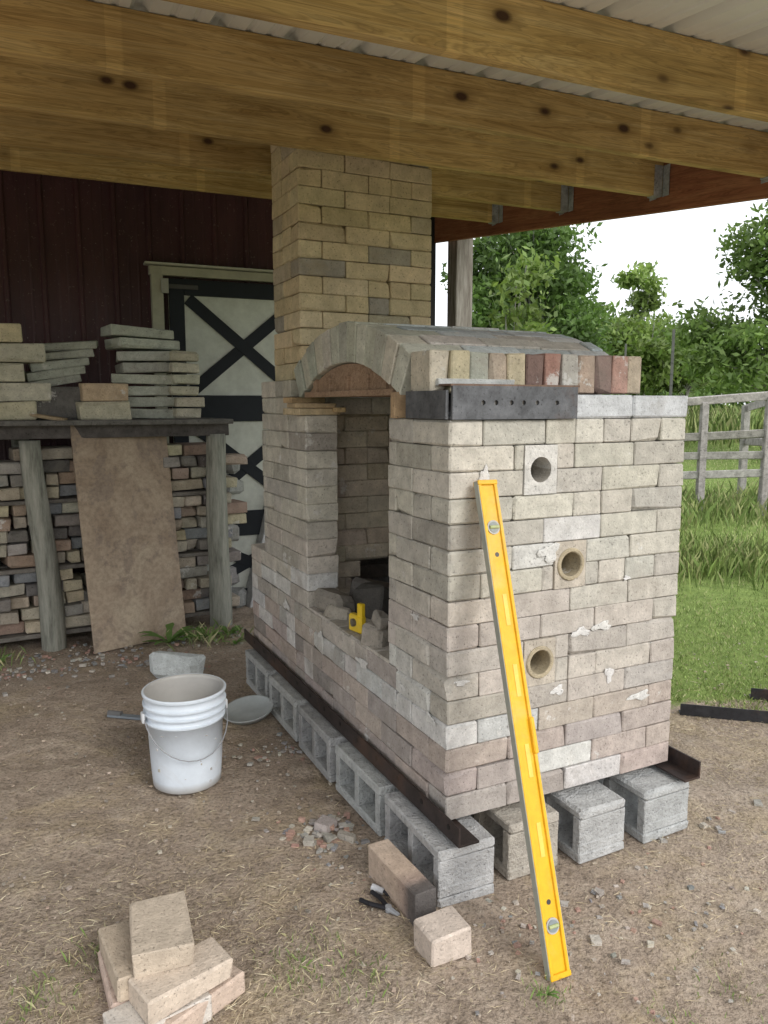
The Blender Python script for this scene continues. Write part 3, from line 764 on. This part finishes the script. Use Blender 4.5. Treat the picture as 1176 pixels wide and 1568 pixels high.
for (a,b,n,s,hh) in((-.22,1.92,200,.06,.03),(-.05,1.86,80,.05,.03),(.42,1.80,60,.03,.03),(-.78,1.95,130,.05,.035),(-.88,1.78,130,.05,.035),(.72,1.70,80,.05,.025),(-1.15,4.85,150,.10,.10),(-2.3,4.35,100,.1,.09),(.9,1.85,70,.05,.025)): clump(a,b,n,s,hh,gp,"grass_tuft")
def weed(x,y,n,L,name="weed_plant"):
    V=[];C=[]
    for i in range(n):
        a=random.random()*6.28;l=L*random.uniform(.6,1);wd=l*.13;up=random.uniform(.3,.9)
        d=Vector((math.cos(a),math.sin(a),0));s=Vector((-d.y,d.x,0));p0=Vector((x,y,0))
        c=vary((.16,.27,.08),.2,.05)
        K=5; prev=None
        for k in range(K+1):
            f=k/K; ww=wd*math.sin(math.pi*(f*.85+.08))*(1+.25*math.sin(k*2.5)); p=p0+d*l*f+Vector((0,0,l*up*(f-.62*f*f)*1.4))
            cur=(p+s*ww,p-s*ww)
            if prev: V+=[prev[0],cur[0],cur[1],prev[1]]; C+=[c]*4
            prev=cur
    npmesh(name,np.array([tuple(v) for v in V]),4,np.array(C),M_leaf)
weed(-1.38,4.78,12,.22); weed(-1.20,4.85,10,.16); weed(-1.02,4.95,10,.14); weed(-.95,4.75,8,.10); weed(-2.25,4.3,9,.12); weed(.42,1.80,6,.04)
# ---------------------------------------------------------------- FENCE
fn=empty("wooden_fence",(0,0,0))
m=MB(); wc=(.38,.365,.34)
def gzf(x,y): return float(gz(np.array(x),np.array(y)))
def beam(p,q,w,h,col):
    p=Vector(p);q=Vector(q);d=q-p;x_=d.normalized();up=Vector((0,0,1)) if abs(x_.z)<.9 else Vector((0,1,0)); y_=up.cross(x_).normalized();z_=x_.cross(y_)
    m.box((p+q)/2,(d.length,w,h),Matrix((x_,y_,z_)).transposed(),col,.006,.006)
for (x,y,hh) in((4.02,9.75,1.38),(4.70,9.5,1.45),(3.4,10.0,1.38),(4.95,10.6,1.3)):
    g0=gzf(x,y); beam((x,y,g0-.1),(x+random.uniform(-.04,.04),y,g0+hh),.09,.09,vary(wc,.15))
for hh,dz in((1.42,.05),(.98,.03),(.76,-.02),(.50,.02)):
    g0=gzf(4,9.7); beam((3.3,10.0,g0+hh-.08),(4.85,9.44,g0+hh+dz),.03,.10,vary(wc,.15))
beam((4.70,9.5,gzf(4.7,9.5)+1.4),(4.98,10.7,gzf(4.9,10.7)+1.25),.03,.1,vary(wc,.1)); beam((4.70,9.52,gzf(4.7,9.5)+.9),(4.98,10.7,gzf(4.9,10.7)+.8),.03,.1,vary(wc,.1))
m.obj("rails_and_posts",M_grayw,fn)
for (x,y,h) in((3.42,9.3,2.25),(4.0,13.0,2.2),(4.6,19.0,2.5)):
    m=MB(); g0=gzf(x,y); m.box((x,y,g0+h/2),(.035,.008,h),None,(.09,.095,.085),.001); m.box((x,y+.012,g0+h/2),(.006,.025,h),None,(.09,.095,.085),.001); 
    for k in range(14): m.box((x,y-.006,g0+.3+k*.13),(.03,.006,.015),None,(.08,.085,.08),.001)
    m.obj("metal_t_post",M_misc)
# ---------------------------------------------------------------- TREES
def tree(name,x,y,H,crown,nl,ls,pal,trunk=.12,nclump=60,spread=.45):
    e=empty(name,(x,y,gzf(x,y)-.05))
    m=MB(); 
    top=Vector((random.uniform(-.3,.3),0,H*.8)); prev=Vector((0,0,0)); K=7
    for i in range(1,K+1):
        p=Vector((top.x*i/K+random.uniform(-.08,.08),random.uniform(-.08,.08),top.z*i/K)); m.cyl(prev,p,trunk*(1-(i-1)/K*.85),trunk*(1-i/K*.85),(1,1,1),8,False); prev=p
    vols=np.array([c[3]*c[4]*c[5] for c in crown]);vols=vols/vols.sum()
    cc=[]
    for k in range(nclump):
        c=crown[rng.choice(len(crown),p=vols)]
        d=rng.normal(size=3);d/=np.linalg.norm(d); r=rng.random()**.4
        q=np.array([c[0]+d[0]*c[3]*r,c[1]+d[1]*c[4]*r,c[2]+d[2]*c[5]*r]); cc.append(q)
        if k%2==0:
            st=Vector((top.x*.5,0,min(H*.75,max(.8,q[2]*.6)))); md=(st+Vector(q))/2+Vector((0,0,.15)); m.cyl(st,md,trunk*.28,trunk*.16,(1,1,1),5,False); m.cyl(md,Vector(q),trunk*.16,.008,(1,1,1),5,False)
    m.obj("trunk_and_limbs",M_bark,e,True)
    cc=np.array(cc); per=nl//nclump; 
    sp=spread*(.6+.8*rng.random(nclump))
    Cn=np.repeat(cc,per,0)+np.clip(rng.normal(size=(nclump*per,3)),-1.8,1.8)*np.repeat(sp,per)[:,None]*np.array([1,1,.6])
    N=len(Cn); a=rng.normal(size=(N,3)); a/=np.linalg.norm(a,axis=1)[:,None]; b=np.cross(a,rng.normal(size=(N,3))); b/=np.linalg.norm(b,axis=1)[:,None]
    s=(ls*(.6+.8*rng.random(N)))[:,None]
    V=np.stack([Cn-a*s,Cn+b*s*.45,Cn+a*s,Cn-b*s*.45],1)
    tone=np.repeat(.62+.7*rng.random(nclump),per)[:,None]
    col=pick(N,pal,.2)*tone
    npmesh("leaves",V.reshape(-1,3),4,np.repeat(col[:,None,:],4,1).reshape(-1,3),M_leaf,e)
g1=[(.09,.15,.045),(.11,.18,.052),(.14,.22,.07)]; g2=[(.13,.20,.058),(.16,.24,.07),(.20,.28,.092)]; g3=[(.18,.25,.075),(.22,.29,.095),(.15,.22,.062)]
tree("maple_tree",3.5,19,6.3,[(0,0,3.9,1.55,1.5,1.75),(-.7,0,2.4,1.0,1.2,1.1),(.7,0,2.4,1.2,1.2,.9)],20000,.085,g1,.16,105,.30)
tree("walnut_tree",8.05,25,5.8,[(0,0,4.2,.50,.6,1.2),(-.5,0,2.7,.7,.7,.8),(.6,0,2.7,.6,.7,.8)],5000,.10,g3,.09,46,.22)
tree("oak_tree",7.8,15.0,5.6,[(.1,0,4.2,1.2,1.4,1.1),(-.9,0,2.3,1.2,1.2,1.0),(.9,0,2.9,1.5,1.4,1.6)],26000,.072,g2,.16,120,.26)
tree("small_tree",6.7,20.5,3.8,[(0,0,2.2,1.0,1.0,.9)],6500,.085,g3,.08,44,.26)
tree("small_tree",5.7,23,4.4,[(0,0,2.7,1.1,1.2,1.1)],7500,.095,g2,.08,50,.30)
tree("small_tree",8.6,22,3.9,[(0,0,2.2,1.4,1.1,1.0)],7500,.09,g3,.08,50,.30)
tree("sapling",1.50,8.4,3.0,[(0,0,2.3,.24,.3,.8),(.15,0,1.2,.25,.3,.4)],1700,.05,g3,.03,28,.12)
N=34000; X=rng.uniform(-6,50,N); base=1.9+.7*np.sin(X*.55)+.6*np.sin(X*1.3+1)+.5*np.sin(X*3.3); Z=rng.random(N)**.8*np.maximum(base,.8)+1.15; Y=34+rng.normal(0,1.5,N)+np.sin(X)*1
P=np.stack([X,Y,Z],-1);a=rng.normal(size=(N,3));a/=np.linalg.norm(a,axis=1)[:,None];b=np.cross(a,rng.normal(size=(N,3)));b/=np.linalg.norm(b,axis=1)[:,None];s=.19
V=np.stack([P-a*s,P+b*s*.5,P+a*s,P-b*s*.5],1); col=pick(N,g1+g2,.25)
npmesh("distant_trees",V.reshape(-1,3),4,np.repeat(col[:,None,:],4,1).reshape(-1,3),M_leaf)
# ---------------------------------------------------------------- WORLD + SUN
az=R(40); el=R(34)
w=bpy.data.worlds.new("World"); scene.world=w; w.use_nodes=True; nt=w.node_tree; nt.nodes.clear()
sky=nt.nodes.new('ShaderNodeTexSky'); sky.sky_type='NISHITA'; sky.sun_disc=False; sky.sun_elevation=el
d=Vector((math.sin(az),-math.cos(az),0))
sky.sun_rotation=math.atan2(d.x,d.y); sky.dust_density=4; sky.air_density=1.2
hs_=nt.nodes.new('ShaderNodeHueSaturation'); hs_.inputs['Saturation'].default_value=.25
mx=nt.nodes.new('ShaderNodeMix'); mx.data_type='RGBA'; mx.inputs[0].default_value=.6; mx.inputs[7].default_value=(14.0,14.4,15.0,1)
bg=nt.nodes.new('ShaderNodeBackground'); bg.inputs[1].default_value=.15; ow=nt.nodes.new('ShaderNodeOutputWorld')
nt.links.new(sky.outputs[0],hs_.inputs['Color']); nt.links.new(hs_.outputs[0],mx.inputs[6]); nt.links.new(mx.outputs[2],bg.inputs[0]); nt.links.new(bg.outputs[0],ow.inputs[0])
sd=bpy.data.lights.new("sun",'SUN'); sd.energy=1.25; sd.angle=R(18); sd.color=(1,.96,.90); so=bpy.data.objects.new("sun",sd); link(so)
tosun=Vector((d.x*math.cos(el),d.y*math.cos(el),math.sin(el))); so.rotation_euler=tosun.to_track_quat('Z','Y').to_euler(); so.location=tosun*10
# ---------------------------------------------------------------- CAMERA
cd=bpy.data.cameras.new("camera"); cd.sensor_fit='VERTICAL'; cd.sensor_height=36; cd.lens=1180/1568*36; cd.clip_end=2000; cd.clip_start=.05
co=bpy.data.objects.new("camera",cd); link(co); co.location=(0,0,1.51); co.rotation_euler=(R(90-7.9),0,0); scene.camera=co
scene.view_settings.view_transform='Standard'; scene.view_settings.look='None'; scene.view_settings.exposure=0
